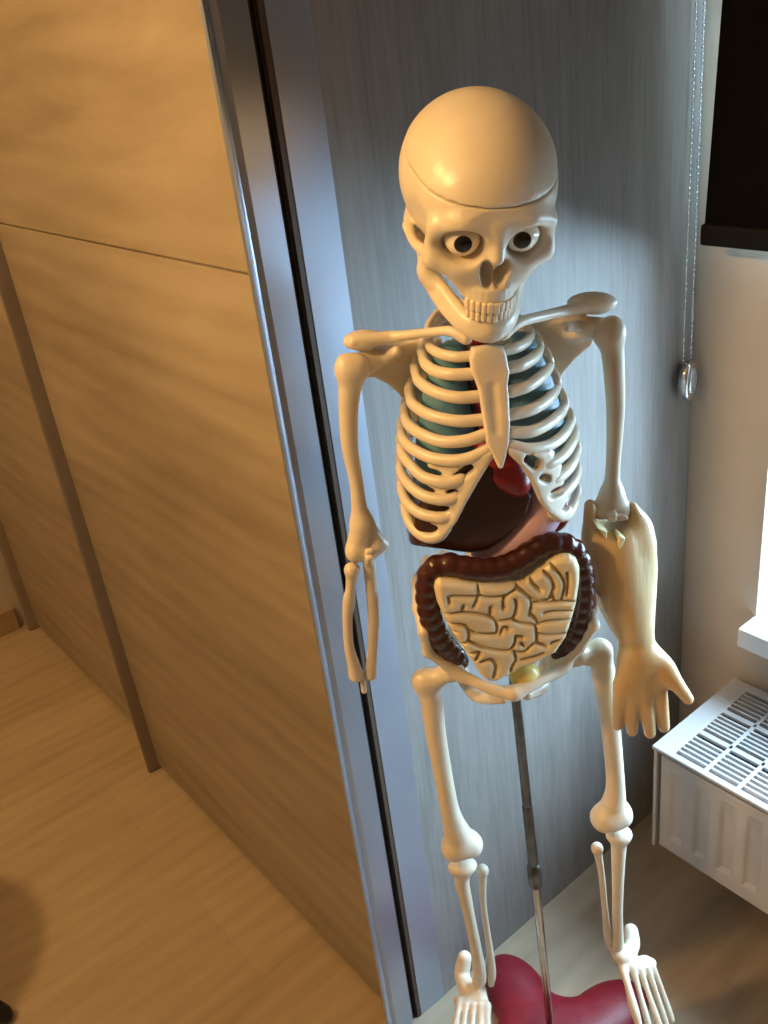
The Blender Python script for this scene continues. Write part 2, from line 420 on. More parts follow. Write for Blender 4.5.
# ================================================================== sliding wardrobe
wd = empty('sliding_wardrobe', (0, 0, 0))
tag(wd, 'tall grey oak wardrobe with sliding doors, wood grain side panel facing the skeleton', 'wardrobe')
ZT = 2.42
m = MB(); m.box(.0575, .618, 0, .020, .0, ZT); m.build('side_panel', PANELWOOD, wd)['label'] = 'grey vertical grain side panel'
m = MB(); m.prism([(.0145, 0.0), (.0575, -.0010), (.0575, .02), (.0145, .02)], 0, ZT)
m.build('edge_trim', ALU_TRIM, wd)['label'] = 'satin grey metal edge strip'
m = MB(); m.box(.0085, .0140, .0006, .02, 0, ZT); m.build('carcass_edge', BROWN, wd)['label'] = 'brown front edge of the side'
m = MB(); m.box(.0005, .0080, .008, .02, .004, ZT)
for k in range(3): m.box(.0008+.0026*k, .0020+.0026*k, .0035+.002*(k % 2), .0085, .004, ZT)
m.build('brush_seal', BRUSH, wd)['label'] = 'dark brush in the gap'
m = MB(); m.box(.05, .60, 1.488, 1.506, 0, ZT); m.box(.05, .60, .02, 1.488, ZT-.02, ZT); m.box(.05, .60, .02, 1.488, .0, .02); m.box(.59, .605, .02, 1.488, .02, ZT-.02)
m.build('carcass', PANELWOOD, wd)
def sliding_door(x, y0, y1, lab, seams, strip0, strip1):
    m = MB()
    zz = [.012]+seams+[ZT-.03]
    for a, b_ in zip(zz, zz[1:]): m.box(x, x+.014, y0, y1, a+.0012, b_-.0012, .0009)
    m.box(x+.004, x+.0138, y0, y1, .012, ZT-.03)
    d = m.build('sliding_door', DOORWOOD, wd); d['label'] = lab
    for part, mt, lab_ in ((strip0, ALU, 'satin blue grey aluminium door edge'), (strip1, BRONZE, 'brown grey metal handle strip')):
        if not part: continue
        m = MB(); m.prism(part, .004, ZT-.03)
        sub_of(m.build('edge_profile', mt, None), d)['label'] = lab_
    return d
near = [(-.001, .0), (-.0285, .0), (-.0305, .0012), (-.0335, .0034), (-.0355, .0030), (-.0370, .0004), (-.0395, -.0012), (-.0420, -.0012), (-.0432, .0002), (-.0432, .0024), (-.0400, .0042), (-.0330, .0062), (-.0160, .0075), (-.001, .0075)]
def far_profile(x, y): return [(x+.014, y), (x-.019, y), (x-.0225, y+.0008), (x-.0235, y+.003), (x-.0225, y+.006), (x-.008, y+.0085), (x+.014, y+.0085)]
sliding_door(-.0165, .0070, .752, 'front sliding door with horizontal oak grain', [.528, 1.062, 1.6, 2.1], near, far_profile(-.0165, .752))
sliding_door(.0030, .764, 1.462, 'rear sliding door half hidden behind the front one', [.528, 1.062, 1.6, 2.1], None, far_profile(.003, 1.462))

# ================================================================== radiator
RX0, RX1, RY0, RY1, RZ0, RZ1 = .402, .606, -1.22, -.104, .116, .312
rd = empty('panel_radiator', ((RX0+RX1)/2, (RY0+RY1)/2, 0))
tag(rd, 'white panel radiator with slotted top grille under the window', 'radiator')
def rpart(mb, name, mt, par=None, smooth=False):
    o = mb.build(name, mt, None, smooth)
    return inworld(o, rd)
def ribbed(x0, sgn):                                       # pressed sheet with upright flutes
    V = []; Fc = []
    ys = np.linspace(RY1-.010, RY0+.010, 400); zs = [RZ0+.004, RZ0+.014, RZ0+.026, RZ0+.034, RZ1-.062, RZ1-.048, RZ1-.034, RZ1-.014]
    amp = [0, 0, .2, 1, 1, .55, 0, 0]
    for z, a in zip(zs, amp):
        for y in ys:
            ph = ((RY1-y-.018) % .0395)/.0395
            g = 0.5-0.5*math.cos(2*math.pi*ph); g = min(1, max(0, (g-.25)*2.2))
            if y > RY1-.018 or y < RY0+.02: g = 0
            V.append((x0+sgn*.0055*g*a, y, z))
    n = len(ys)
    for i in range(len(zs)-1):
        for k in range(n-1):
            q = [i*n+k, i*n+k+1, (i+1)*n+k+1, (i+1)*n+k]
            Fc.append(q if sgn > 0 else q[::-1])
    mb = MB(); mb.raw(V, Fc); mb.box(x0+sgn*.008, x0+sgn*.012, RY0+.01, RY1-.01, RZ0+.006, RZ1-.02)
    mb.box(x0+min(0, sgn*.01), x0+max(0, sgn*.01), RY0+.01, RY1-.01, RZ1-.016, RZ1-.008)
    return mb
rpart(ribbed(RX0+.006, 1), 'front_panel', RADW, smooth=False)['label'] = 'fluted white front sheet'
rpart(ribbed(RX1-.02, -1), 'back_panel', RADW)
for y_ in (RY1-.0055, RY0):
    m = MB(); m.box(RX0+.001, RX1-.004, y_, y_+.0055, RZ0, RZ1-.004, .002); rpart(m, 'side_cover', RADW)
m = MB()                                                   # top grille: rim, long bars, cross bars, slats
g0, g1 = RX0-.002, RX1
m.box(g0, g0+.010, RY0, RY1+.001, RZ1-.006, RZ1, .0018); m.box(g1-.016, g1, RY0, RY1+.001, RZ1-.006, RZ1, .0018)
m.box(g0+.0085, g1-.0145, RY1-.030, RY1+.001, RZ1-.006, RZ1, .0018); m.box(g0+.0085, g1-.0145, RY0, RY0+.024, RZ1-.006, RZ1, .0018)
lanes = np.linspace(g0+.010, g1-.016, 4)
for q in lanes[1:3]: m.box(q-.0045, q+.0045, RY0+.02, RY1-.025, RZ1-.0055, RZ1-.0003, .001)
yc = RY1-.030
k = 0
while yc-.0485 > RY0+.02:
    yc -= .0485; k += 1
    m.box(g0+.008, g1-.014, yc-.0028, yc+.0028, RZ1-.0055, RZ1-.0003, .001)
for i in range(3):
    a, b_ = lanes[i]+(.0045 if i else 0), lanes[i+1]-(.0045 if i < 2 else 0)
    for s_ in range(1, 6):
        c_ = a+(b_-a)*s_/6
        m.box(c_-.0017, c_+.0017, RY0+.02, RY1-.028, RZ1-.0075, RZ1-.0008)
rpart(m, 'top_grille', RADW)['label'] = 'white slotted top grille'
m = MB()
for xx in (RX0+.07, RX0+.135):
    for j in range(26):
        y_ = RY1-.03-j*.043
        m.box(xx-.022, xx+.022, y_-.026, y_-.024, RZ0+.02, RZ1-.03); 
    m.box(xx-.0225, xx-.0205, RY0+.02, RY1-.02, RZ0+.02, RZ1-.03); m.box(xx+.0205, xx+.0225, RY0+.02, RY1-.02, RZ0+.02, RZ1-.03)
rpart(m, 'convector_fins', RADIN)
for y_ in (RY1-.2, RY0+.2):
    m = MB(); m.box(RX1-.025, RW, y_-.02, y_+.02, RZ0+.02, RZ1-.03); rpart(m, 'wall_bracket', RADW)
for y_ in (RY0+.05, RY0+.10):
    m = MB(); m.lathe([(.0075, 0), (.0075, RZ0+.02)], 14, 'z', (RX0+.1, y_, 0)); rpart(m, 'supply_pipe', RADW, None, True)

# ================================================================== roller blind and its chain
bl = empty('roller_blind', (.57, -.65, .966))
tag(bl, 'black roller blind pulled part way down over the window', 'blind')
BX = .572; BZ0, BZT = .990, 2.28
mb = MB()
yl0, yl1 = -.0405, -.096; yr = -1.32                        # the cloth hangs a little skew at its near edge
V = [(BX-.0006, yl0, BZ0-.01), (BX-.0006, yr, BZ0-.01), (BX-.0006, yl1, BZT), (BX-.0006, yr, BZT), (BX+.0006, yl0, BZ0-.01), (BX+.0006, yr, BZ0-.01), (BX+.0006, yl1, BZT), (BX+.0006, yr, BZT)]
mb.raw(V, [(0, 2, 3, 1), (0, 4, 6, 2), (1, 3, 7, 5), (0, 1, 5, 4), (2, 6, 7, 3)], 0); mb.raw(V, [(4, 5, 7, 6)], 1)
inworld(mb.build('blind_cloth', BLACK, mats=[BLACK, WHITECLOTH]), bl)
mb = MB(); mb.box(BX-.007, BX+.007, yr-.002, -.0385, .966, .992, .004); inworld(mb.build('bottom_bar', BLACKBAR), bl)
mb = MB(); mb.lathe([(.001, yr), (.024, yr), (.024, -.05), (.001, -.05)], 20, 'y', (BX+.012, 0, BZT+.01)); inworld(mb.build('roller_tube', BLACKBAR, smooth=True), bl)
for y_ in (-.050, yr-.03):
    mb = MB(); mb.box(BX-.03, RW, y_, y_+.033, BZT-.04, BZT+.05, .004); inworld(mb.build('wall_bracket', PVC), bl)
ch = empty('blind_chain', (.598, -.012, .777))
tag(ch, 'thin bead chain with round chrome weight hanging against the grey panel', 'blind chain')
def bead(mb, c, r):
    mb.lathe([(r*.3, c[2]-r*.95), (r*.85, c[2]-r*.5), (r, c[2]), (r*.85, c[2]+r*.5), (r*.3, c[2]+r*.95)], 7, 'z', (c[0], c[1], 0))
KZ = .778
for (xa, ya, xb, yb) in ((.5835, -.0085, .598, -.006), (.5975, -.0105, .610, -.0065)):
    mb = MB(); z = KZ+.022; prev = None; k = 0
    while z < BZT+.01:
        t = (z-KZ)/(BZT-KZ); p = (xa+(xb-xa)*t, ya+(yb-ya)*t, z)
        bead(mb, p, .0020); z += .0074
    pts = [(xa, ya, KZ+.018), (xb, yb, BZT+.01)]
    V, Fc = tube_mesh(pts, [.0005, .0005], 5); mb.raw(V, Fc)
    inworld(mb.build('bead_strand', SILVER, smooth=True), ch)['label'] = 'strand of small metal beads'
# round weight: chrome rim around a glassy domed face, seen a little edge-on
a_ = math.radians(10)
def disc(prof, name, mt, lab):
    mb = MB(); mb.lathe(prof, 40, 'y')
    V = np.array(mb.V); V *= np.array([1.05, 1, 1.5])
    R = rotz(a_); V = V @ R.T + np.array([.5895, -.0135, KZ])
    return inworld(mesh_obj(name, V, mb.F, mt, None, True), ch)
disc([(.001, .0075), (.0150, .0075), (.0182, .005), (.0187, 0), (.0182, -.005), (.0155, -.0078), (.0138, -.0066), (.001, -.006)], 'chain_weight', SILVER, '')['label'] = 'round chrome weight'
disc([(.001, -.0055), (.0130, -.0055), (.0122, -.0078), (.008, -.0096), (.003, -.0103), (.0008, -.0104)], 'glass_face', mat('weight_glass', (.45, .52, .60), .08, Metallic=.6), '')

# ================================================================== black stool (only a foot and its shadow reach the picture)
st = empty('black_stool', (-.66, .60, 0))
tag(st, 'black stool whose foot just enters the bottom left corner of the floor', 'stool')
mb = MB(); mb.lathe([(.002, .42), (.13, .42), (.145, .43), (.148, .45), (.14, .47), (.002, .475)], 28); mb.build('seat', BLACKPL, st, True)
for k in range(3):
    a = math.radians(-37.7+120*k); dx, dy = math.cos(a), math.sin(a)
    V, Fc = tube_mesh([(dx*.07, dy*.07, .425), (dx*.16, dy*.16, .2), (dx*.276, dy*.276, .012)], [.012, .012, .014], 12)
    mesh_obj('leg', V, Fc, BLACKPL, st)

# ================================================================== display stand
FRAME_ROT = math.atan2(UD[1], UD[0])
MIRROR = True
sd = empty('display_stand', BASE); sd.rotation_euler = (0, 0, FRAME_ROT)
tag(sd, 'metal pole stand on a dark red lobed foot that carries the skeleton', 'stand')
s = SDF(.0022)
s.add(rbox((0, 0, .012), (.055, .055, .012), .01), 0)
for k, ang in enumerate((72, -9, 164, -106)):
    wv = np.array([math.cos(math.radians(ang)), math.sin(math.radians(ang)), 0]); lv = np.array([wv @ UD, wv @ FD, 0])
    R = rotz(math.atan2(lv[1], lv[0]))
    s.add(ell(lv*.092+np.array([0, 0, .004]), (.072, .043, .026), R), .012)
s.add(ell((0, 0, .012), (.080, .080, .022)), .015)
s.add(cap((0, 0, .02), (0, 0, .045), .016, .011), .01)
s.keep(rbox((0, 0, .1), (.4, .4, .1), 0))
s.build('base', RED, sd)['label'] = 'dark red lobed foot'
pA, pB = L(516, 698, -.035), np.array([0, 0, .03])
pd = lambda t: pB+(pA-pB)*t
pz = lambda py: next(t for t in np.linspace(0, 1, 4001) if proj_y(pd(t)) <= py)
def proj(p):
    w = BASE+UD*p[0]+FD*p[1]+np.array([0, 0, p[2]])-CAM
    c = ROT.T @ w
    return PP[0]+c[0]/-c[2]*F, PP[1]-c[1]/-c[2]*F
def proj_y(p): return proj(p)[1]
t1, t2, t3 = pz(806), pz(866), pz(884)
V, Fc = tube_mesh([pd(1.35), pd(t1)], [.0056, .0056], 16); mesh_obj('upper_pole', V, Fc, POLE_DARK, sd)
V, Fc = tube_mesh([pd(t1), pd(t2)], [.0063, .0063], 16); mesh_obj('middle_pole', V, Fc, POLE_DARK, sd)
mb = MB(); V, Fc = tube_mesh([pd(t2), pd(t2-.003), pd(t3+.003), pd(t3)], [.0075, .0086, .0086, .0075], 18); mesh_obj('clamp_collar', V, Fc, POLE_DARK, sd)
V, Fc = tube_mesh([pd(t3), pd(0)], [.0052, .0052], 16); mesh_obj('lower_rod', V, Fc, CHROME, sd)['label'] = 'shiny chrome lower rod'

# ================================================================== the skeleton
sk = empty('anatomy_skeleton', BASE); sk.rotation_euler = (0, 0, FRAME_ROT)
tag(sk, 'cream plastic human skeleton model with eyeballs, organs and one muscled forearm', 'skeleton')
def P(*a): return [L(*q) for q in a]

# ---- skull (its own frame: x right, y the face, z up; then bowed forward)
BOW = math.radians(-14)
SC = L(478.5, 164, .015); SKS = .885
RB = rotz(math.radians(-3.2)) @ roty(math.radians(4.5)) @ rotx(BOW)
def skx(V): return (np.asarray(V)*SKS) @ RB.T + SC
CUT = -.004; CT = math.radians(11); CN = np.array([0, math.sin(CT), math.cos(CT)]); CP = np.array([0, .080, CUT])
s = SDF(.0013)
s.add(ell((0, -.004, -.008), (.0680, .083, .066)))
s.add(ell((0, .042, -.014), (.052, .040, .040)), .02)
s.add(ell((0, -.02, -.045), (.046, .055, .030)), .02)
for q in (-1, 1):
    s.cut(ell((q*.0735, .044, -.038), (.0145, .024, .026)), .012)
    s.add(ell((q*.052, -.02, -.058), (.010, .013, .016)), .01)                    # mastoid
s.add(ell((0, .050, -.062), (.026, .031, .034)), .012)
for q in (-1, 1): s.add(ell((q*.019, .056, -.066), (.020, .020, .022)), .012)                              # maxilla
s.add(ell((0, .052, -.085), (.0245, .031, .016)), .008)                             # alveolar ridge
for q in (-1, 1):
    s.chain([(q*.006, .078, -.019), (q*.028, .0765, -.0185), (q*.046, .063, -.026)], [.0065, .0068, .006], .012, .006)   # brow
    s.chain([(q*.047, .062, -.027), (q*.0505, .056, -.042), (q*.047, .057, -.056)], [.0062, .006, .0075], .008, .005)      # outer orbit
    s.chain([(q*.047, .057, -.056), (q*.032, .066, -.061), (q*.018, .070, -.058)], [.0085, .0075, .006], .01, .006)        # cheekbone
    s.chain([(q*.050, .052, -.056), (q*.0595, .026, -.056), (q*.0615, -.002, -.052)], [.0062, .0042, .0048], .006, .004)   # arch
    s.add(cap((q*.012, .076, -.034), (q*.014, .070, -.055), .0058, .006), .008)      # inner orbit
s.add(cap((0, .079, -.026), (0, .0855, -.047), .0068, .0056), .008)                # nasal bone
for q in (-1, 1):
    s.cut(ell((q*.0265, .074, -.0395), (.0178, .025, .0165)), .005)                 # orbit
    s.cut(ell((q*.0060, .088, -.0645), (.0069, .026, .0140), roty(q*.16)), .0015)     # nostril
    s.cut(ell((q*.040, .050, -.088), (.011, .022, .014)), .008)                      # hollow under the cheek
for k in range(-4, 5):                                                               # tooth roots
    a = k*.21
    s.add(cap((.0235*math.sin(a)*1.02, .052+.0305*math.cos(a), -.079), (.0235*math.sin(a), .0515+.0312*math.cos(a), -.090), .0016, .0024), .004)
s.keep(rbox(CP-CN*.2005, (.3, .3, .2), 0, rotx(-CT)))
skull = s.build('skull', BONE, sk, relax=1, xf=skx)
skull['label'] = 'cream skull with open jaw and round eyes'
s = SDF(.0016)
s.add(ell((0, -.004, -.008), (.0684, .0834, .0664)))
s.add(ell((0, .042, -.014), (.0524, .0404, .0404)), .02)
s.keep(rbox(CP+CN*.2004, (.3, .3, .2), 0, rotx(-CT)), .0012)
sub_of(s.build('skull_cap', BONE, None, relax=1, xf=skx), skull)
s = SDF(.0013)                                               # jaw
for q in (-1, 1):
    s.chain([(0, .0735, -.1205), (q*.015, .070, -.1195), (q*.030, .046, -.1150), (q*.0405, .014, -.106), (q*.0440, .006, -.094)], [.0084, .0082, .0064, .0062, .006], .006, .006)
    s.chain([(0, .0745, -.1125), (q*.014, .0715, -.1115), (q*.024, .052, -.1075), (q*.036, .022, -.098)], [.0068, .0064, .0062, .006], .008, .008)
    s.chain([(q*.0435, .008, -.096), (q*.047, .002, -.080), (q*.050, -.003, -.062)], [.0075, .0058, .0058], .008, .006)
    s.chain([(q*.041, .018, -.097), (q*.0455, .015, -.085), (q*.0465, .020, -.068)], [.0065, .005, .0034], .008, .006)
    s.add(cap((q*.045, .006, -.092), (q*.045, .013, -.092), .0052), .008)
s.add(ell((0, .0765, -.1205), (.013, .009, .008)), .008)
sub_of(s.build('jaw', BONE, None, relax=1, xf=skx), skull)['label'] = 'lower jaw'
def tooth(a, zc, up, w, hgt, rx, ry, y0):
    x, y = rx*math.sin(a), y0+ry*math.cos(a)
    s = SDF(.0008)
    R = rotz(-a*1.05)
    s.add(rbox((x, y, zc), (w, .0026, hgt), .0016, R))
    return s.mesh(1)
for k in range(10):
    a = (k-4.5)*.205; c = abs(k-4.5)
    V, Fc = tooth(a, -.0930-.0004*(k % 2), 1, .0025 if c > .6 else .0031, .0052, .0248, .0325, .0525)
    sub_of(mesh_obj('tooth', skx(V), Fc, TOOTH, None), skull)
    V, Fc = tooth(a, -.1022-.0005*(k % 3), 0, .0024, .0048, .0232, .0295, .0535)
    sub_of(mesh_obj('tooth', skx(V), Fc, TOOTH, None), skull)
for q in (-1, 1):                                            # eyeballs in the sockets
    import bmesh
    bm = bmesh.new(); bmesh.ops.create_uvsphere(bm, u_segments=32, v_segments=20, radius=.0138)
    me = bpy.data.meshes.new('eyeball'); bm.to_mesh(me); bm.free()
    me.polygons.foreach_set('use_smooth', [True]*len(me.polygons)); me.materials.append(EYE)
    o = bpy.data.objects.new('eyeball', me); C.objects.link(o)
    o.location = Vector(skx([(q*.0252, .0610, -.0370)])[0]*np.array([1, -1, 1])); sub_of(o, skull)
    o['label'] = 'white eyeball with black pupil'

# ---- neck and back bone
s = SDF(.002)
zz = np.linspace(.66, 1.085, 24)
for i, z in enumerate(zz):
    t = i/23; d = -.048-.012*math.sin(t*math.pi*2)+(.03*max(0, t-.72)/.28); r = .0165-.0075*t
    s.add(ell((UC, d, z), (r, r*.8, .0075)), .003)
    s.add(cap((UC, d-r*.8, z), (UC, d-r*1.7, z-.006), .0035), .003)
    s.add(cap((UC-r*1.3, d-r*.9, z), (UC+r*1.3, d-r*.9, z), .0032), .003)
s.build('spine', BONE, sk)

# ---- ribs (traced front ends, arching back to the spine)
def ribpath(front, df, zback):
    x0, x1 = front[0][0], front[-1][0]
    pts = []
    for px, py in front:
        t = (px-x1)/(x0-x1); t = min(max(t, 0), 1)
        px += (4.0 if x0 > x1 else -3.2)*(1-t)
        pts.append(L(px, py, -.004+(df+.004)*math.sqrt(max(0, 1-(1-t)**2))))
    w = pts[-1][0]-UC; z = pts[-1][2]
    for fu, d, fz in ((.985, -.018, .15), (.88, -.036, .4), (.62, -.054, .75), (.3, -.060, .97), (.1, -.054, 1.0)):
        pts.append(np.array([UC+w*fu, d, z+zback*fz]))
    return pts
RIBS = [
 ([(472, 356), (454, 357), (437, 353.5), (427, 347.5), (425, 341)], .040, .014),
 ([(472, 374), (450, 374.5), (432, 371), (422, 364), (419.5, 357)], .046, .018),
 ([(478, 396.5), (455, 397.5), (431, 391.5), (416, 382), (412.5, 374)], .052, .022),
 ([(484, 419.5), (456, 421), (427, 415), (410, 405), (406.5, 397)], .056, .025),
 ([(486, 434), (465, 440.5), (440, 441.5), (418, 434), (405, 425), (401.5, 417)], .060, .026),
 ([(489, 449), (470, 457.5), (452, 460.5), (429, 458), (410, 449.5), (400.5, 441), (398, 434)], .063, .026),
 ([(462, 479), (449, 482.5), (437, 481.5), (421, 477), (409, 467), (400, 456), (397, 447)], .056, .026),
 ([(458, 496), (450, 499), (437, 499.5), (420, 495), (407, 486), (398.5, 475), (396.5, 466)], .052, .026),
 ([(455, 511), (448, 516), (437, 517.5), (418, 513.5), (405, 504), (399, 493), (397.5, 484)], .047, .026),
 ([(447, 527), (440, 535), (430, 538), (419, 535), (409, 526.5), (403, 515), (401, 505)], .040, .026)]
RIBS_R = [
 ([(503, 351), (518, 347.5), (528, 342.5), (533.5, 336), (532, 331)], .040, .014),
 ([(509, 368), (524, 364.5), (537, 357), (542, 349), (541, 343)], .046, .018),
 ([(510, 392), (529, 386), (544, 376.5), (552, 366), (551, 359)], .052, .022),
 ([(510, 415), (534, 409), (551, 399), (559, 388), (559, 380)], .056, .025),
 ([(510, 432.5), (534, 431), (556, 420), (566, 409), (566.5, 400)], .060, .026),
 ([(510, 445), (529, 449), (549, 446), (564, 437), (572.5, 425), (573, 417)], .063, .026),
 ([(540, 464), (552, 463), (567, 453.5), (575.5, 441), (577, 431)], .056, .026),
 ([(545, 481), (559, 478), (572, 467.5), (578.5, 455), (579, 446)], .052, .026),
 ([(544, 496), (553, 498.5), (567, 491.5), (577, 480), (580, 468)], .047, .026),
 ([(552, 513), (560, 516.5), (570, 513.5), (577, 503), (580, 490)], .040, .026)]
s = SDF(.0016)                                               # cartilage that joins the lower ribs
dl = lambda i, n, a, b_: a+(b_-a)*i/(n-1)
dcage = lambda x, z: .0655-8*(x-UC)**2
def lift(px, py):
    p = L(px, py, .05)
    for _ in range(4): p = L(px, py, dcage(p[0], p[2]))
    return p
for poly, holes in (
  ([(493, 447), (472, 453), (452, 456), (436, 455), (428, 462), (425, 480), (423, 500), (421, 518), (418, 536), (431, 543), (445, 536), (457, 521), (466, 503), (475, 487), (484, 472), (494, 456)],
   [((418, 469), (437.5, 473), .0038), ((458.5, 475), (469, 467), .0040), ((416, 485), (431, 490), .0036), ((449.5, 492), (455, 490.5), .0030), ((410, 501), (446.5, 509), .0040), ((410, 520), (434, 527), .0036)]),
  ([(506, 445), (526, 451), (550, 448), (560, 455), (563, 475), (566, 490), (570, 503), (574, 512), (569, 520), (560, 521), (548, 513), (538, 500), (531, 483), (522, 467), (508, 454)],
   [((528, 458), (535, 463), .0048), ((541.5, 476), (546.5, 477.5), .0034), ((555.5, 457), (570, 446), .0042), ((562, 472), (576, 458), .0040), ((552, 492.5), (572, 482), .0042), ((564.5, 506), (577, 495), .0038)])):
    pts = [lift(x, y) for x, y in poly]
    s.add(slab([(p[0], p[2]) for p in pts], dcage, .0046, .0042, .0, .08), .002)
    for a, b_, r in holes:
        A, B_ = lift(*a), lift(*b_)
        for dd in (-.02, -.014, -.008, -.004, 0, .004, .008):
            s.cut(cap(A+np.array([0, dd, 0]), B_+np.array([0, dd, 0]), r), .0015)
cage = s.build('rib_cage', BONE, sk)
for side, tbl in ((-1, RIBS), (1, RIBS_R)):
    for i, (fr, df, zb) in enumerate(tbl):
        pts = catmull(ribpath(fr, df, zb), 6)
        n = len(pts)
        r0 = .0042 if i == 0 else .0048
        R = [r0*(1 if j < n*.55 else .85) for j in range(n)]
        V, Fc = tube_mesh(pts, R, 12, 1.12)
        sub_of(mesh_obj('rib', V, Fc, BONE, None), cage)
s = SDF(.0013)
outl = [(471, 347), (487, 345.5), (502, 346.5), (506, 358), (509, 371), (507, 384), (508.5, 400), (509.5, 423), (508.5, 441), (505.5, 456), (502, 467), (498.5, 468), (493, 457), (486, 443), (484, 428), (480.5, 405), (478, 389), (471.5, 372), (470, 358)]
dst = lambda py: .046+(py-346)/(468-346)*.022
pol = [L(x, y, dst(y)) for x, y in outl]
zt_, zb_ = pol[0][2], pol[11][2]
s.add(slab([(p[0], p[2]) for p in pol], lambda x, z: .046+.022*(zt_-z)/(zt_-zb_), 0.0050, .0028, .03, .085))
rec = P((493, 388, dst(388)+.0078), (495, 408, dst(408)+.0078), (497, 432, dst(432)+.0078))
for a, b_ in zip(rec, rec[1:]): s.cut(cap(a, b_, .0050, .0046), .003)
s.add(ell(L(488, 358, dst(358)+.002), (.012, .0035, .010)), .006)
sub_of(s.build('sternum', BONE, None), cage)['label'] = 'long flat breast bone'

# ---- shoulders
s = SDF(.0014)
s.chain(P((466, 338, .044), (449, 331, .036), (424, 333, .016), (400, 336, -.002), (386, 337.5, -.008), (354, 341.5, -.008)), [.0055, .0042, .0040, .0046, .0056, .0058], .003, .003)
s.build('clavicle', BONE, sk)
s = SDF(.0014)
s.chain(P((503, 334, .044), (520, 322, .034), (545, 315.5, .010), (565, 311, -.006), (588, 305, -.010)), [.0055, .0046, .0044, .005, .006], .003, .003)
s.build('clavicle', BONE, sk)
def scapula(poly, d, acro, spine, cora, neck):
    s = SDF(.0014)
    pts = [L(x, y, d) for x, y in poly]
    s.add(slab([(p[0], p[2]) for p in pts], lambda x, z: d+0*x, .0024, .002, d-.01, d+.01))
    a, r, t = acro; s.add(ell(L(*a), r, roty(t)), .004)
    s.chain(P(*spine), [.0042]*len(spine), .006, .004)
    s.chain(P(*cora), [.0052, .0046], .006)
    s.chain(P(*neck), [.0095, .0085, .005], .008, .006)
    s.build('scapula', BONE, sk)
scapula([(364, 362), (386, 350), (410, 341), (436, 340), (440, 352), (428, 405), (416, 425), (406, 408), (399, 394), (388, 384), (374, 377), (366, 378)], -.028,
        ((363, 340, -.014), (.0175, .012, .0085), math.radians(2)), [(364, 343, -.022), (381, 346, -.034), (410, 342, -.036), (438, 342, -.036)],
        [(387, 356, -.020), (397, 351, -.002)], [(366, 364, -.014), (374, 361, -.018), (391, 353, -.026)])
scapula([(520, 332), (560, 318), (590, 320), (598, 326), (592, 345), (577, 357), (563, 373), (558, 390), (553, 415), (541, 404), (524, 360)], -.028,
        ((592, 303, -.016), (.0220, .012, .0095), math.radians(6)), [(600, 304, -.022), (572, 315, -.034), (548, 322, -.036), (524, 330, -.036)],
        [(584, 325, -.020), (566, 327, -.002)], [(601, 329, -.014), (592, 329, -.018), (572, 334, -.026)])

# ---- image-left arm: bare bones
s = SDF(.0014)
s.add(sph(L(357, 366, -.008), .0112)); s.add(ell(L(346, 368, -.006), (.0095, .010, .0125)), .006)
s.chain(P((352, 372, -.008), (349.5, 392, -.008), (348.5, 415, -.008), (350, 448, -.008), (356, 480, -.008), (358.5, 500, -.008), (361, 522, -.008)), [.0118, .0098, .0086, .0076, .0064, .0070, .0086], .008, .004)
s.chain(P((362, 522, -.008), (357, 545, -.006)), [.0095, .010], .008); s.chain(P((364, 525, -.008), (382, 545, -.010)), [.0085, .0068], .008)
s.chain(P((355, 553, -.002), (369, 554, -.002), (377, 550, -.004)), [.0090, .0070, .0055], .006, .004)
s.cut(ell(L(373, 541, .002), (.005, .005, .004)), .004)
s.build('humerus', BONE, sk)
s = SDF(.0014)
s.add(ell(L(352, 569, .002), (.0072, .0075, .0065)))
s.chain(P((352, 572, .002), (350.5, 588, .002), (349, 601, .002), (347.5, 621, .002), (349, 646, .002), (354, 666, .002), (356, 675, .002)), [.0062, .0048, .0062, .0050, .0050, .0066, .0078], .005, .004)
s.build('radius', BONE, sk)
s = SDF(.0014)
s.chain(P((369, 562, -.004), (371.5, 588, -.004), (373.5, 617, -.003), (372.8, 646, -.001), (371.5, 664, 0), (371, 675, .0)), [.0062, .0060, .0056, .0052, .0058, .0062], 0, .003)
s.add(cap(L(368.5, 560, .002), L(369, 552, .006), .005, .004), .005)
s.build('ulna', BONE, sk)
s = SDF(.001)
s.add(cap(L(363, 672, .0), L(363, 682, .0), .0022)); s.add(cap(L(363, 682, .0), L(364, 691, .002), .0030), .002)
s.build('wrist_peg', BONE, sk)
s = SDF(.001)
for y in (551, 557.5): s.add(rbox(L(369.5, y, .0105), (.0034, .003, .0021), .0008))
s.add(rbox(L(375.5, 554, .0085), (.0022, .003, .0019), .0008))
s.build('elbow_peg', TOOTH, sk)

# ---- image-right arm: bone above, muscled forearm and open hand below
s = SDF(.0014)
s.add(ell(L(605, 333, -.010), (.011, .011, .011))); s.add(ell(L(613, 330, -.009), (.0098, .010, .0125)), .008)
s.chain(P((611, 338, -.010), (613.5, 363, -.010), (615.5, 405, -.010), (614.5, 438, -.008), (613, 465, -.005), (612, 485, -.002), (611, 500, .0)), [.0110, .0096, .0086, .0074, .0068, .0076, .0096], .008, .004)
s.chain(P((612, 494, .0), (600, 509, .002)), [.009, .0076], .008); s.chain(P((612, 494, .0), (622, 508, .002)), [.0085, .0076], .008)
s.add(cap(L(600, 511, .002), L(622, 511, .002), .0078), .006)
s.build('humerus', BONE_SHADE, sk)
s = SDF(.0016)
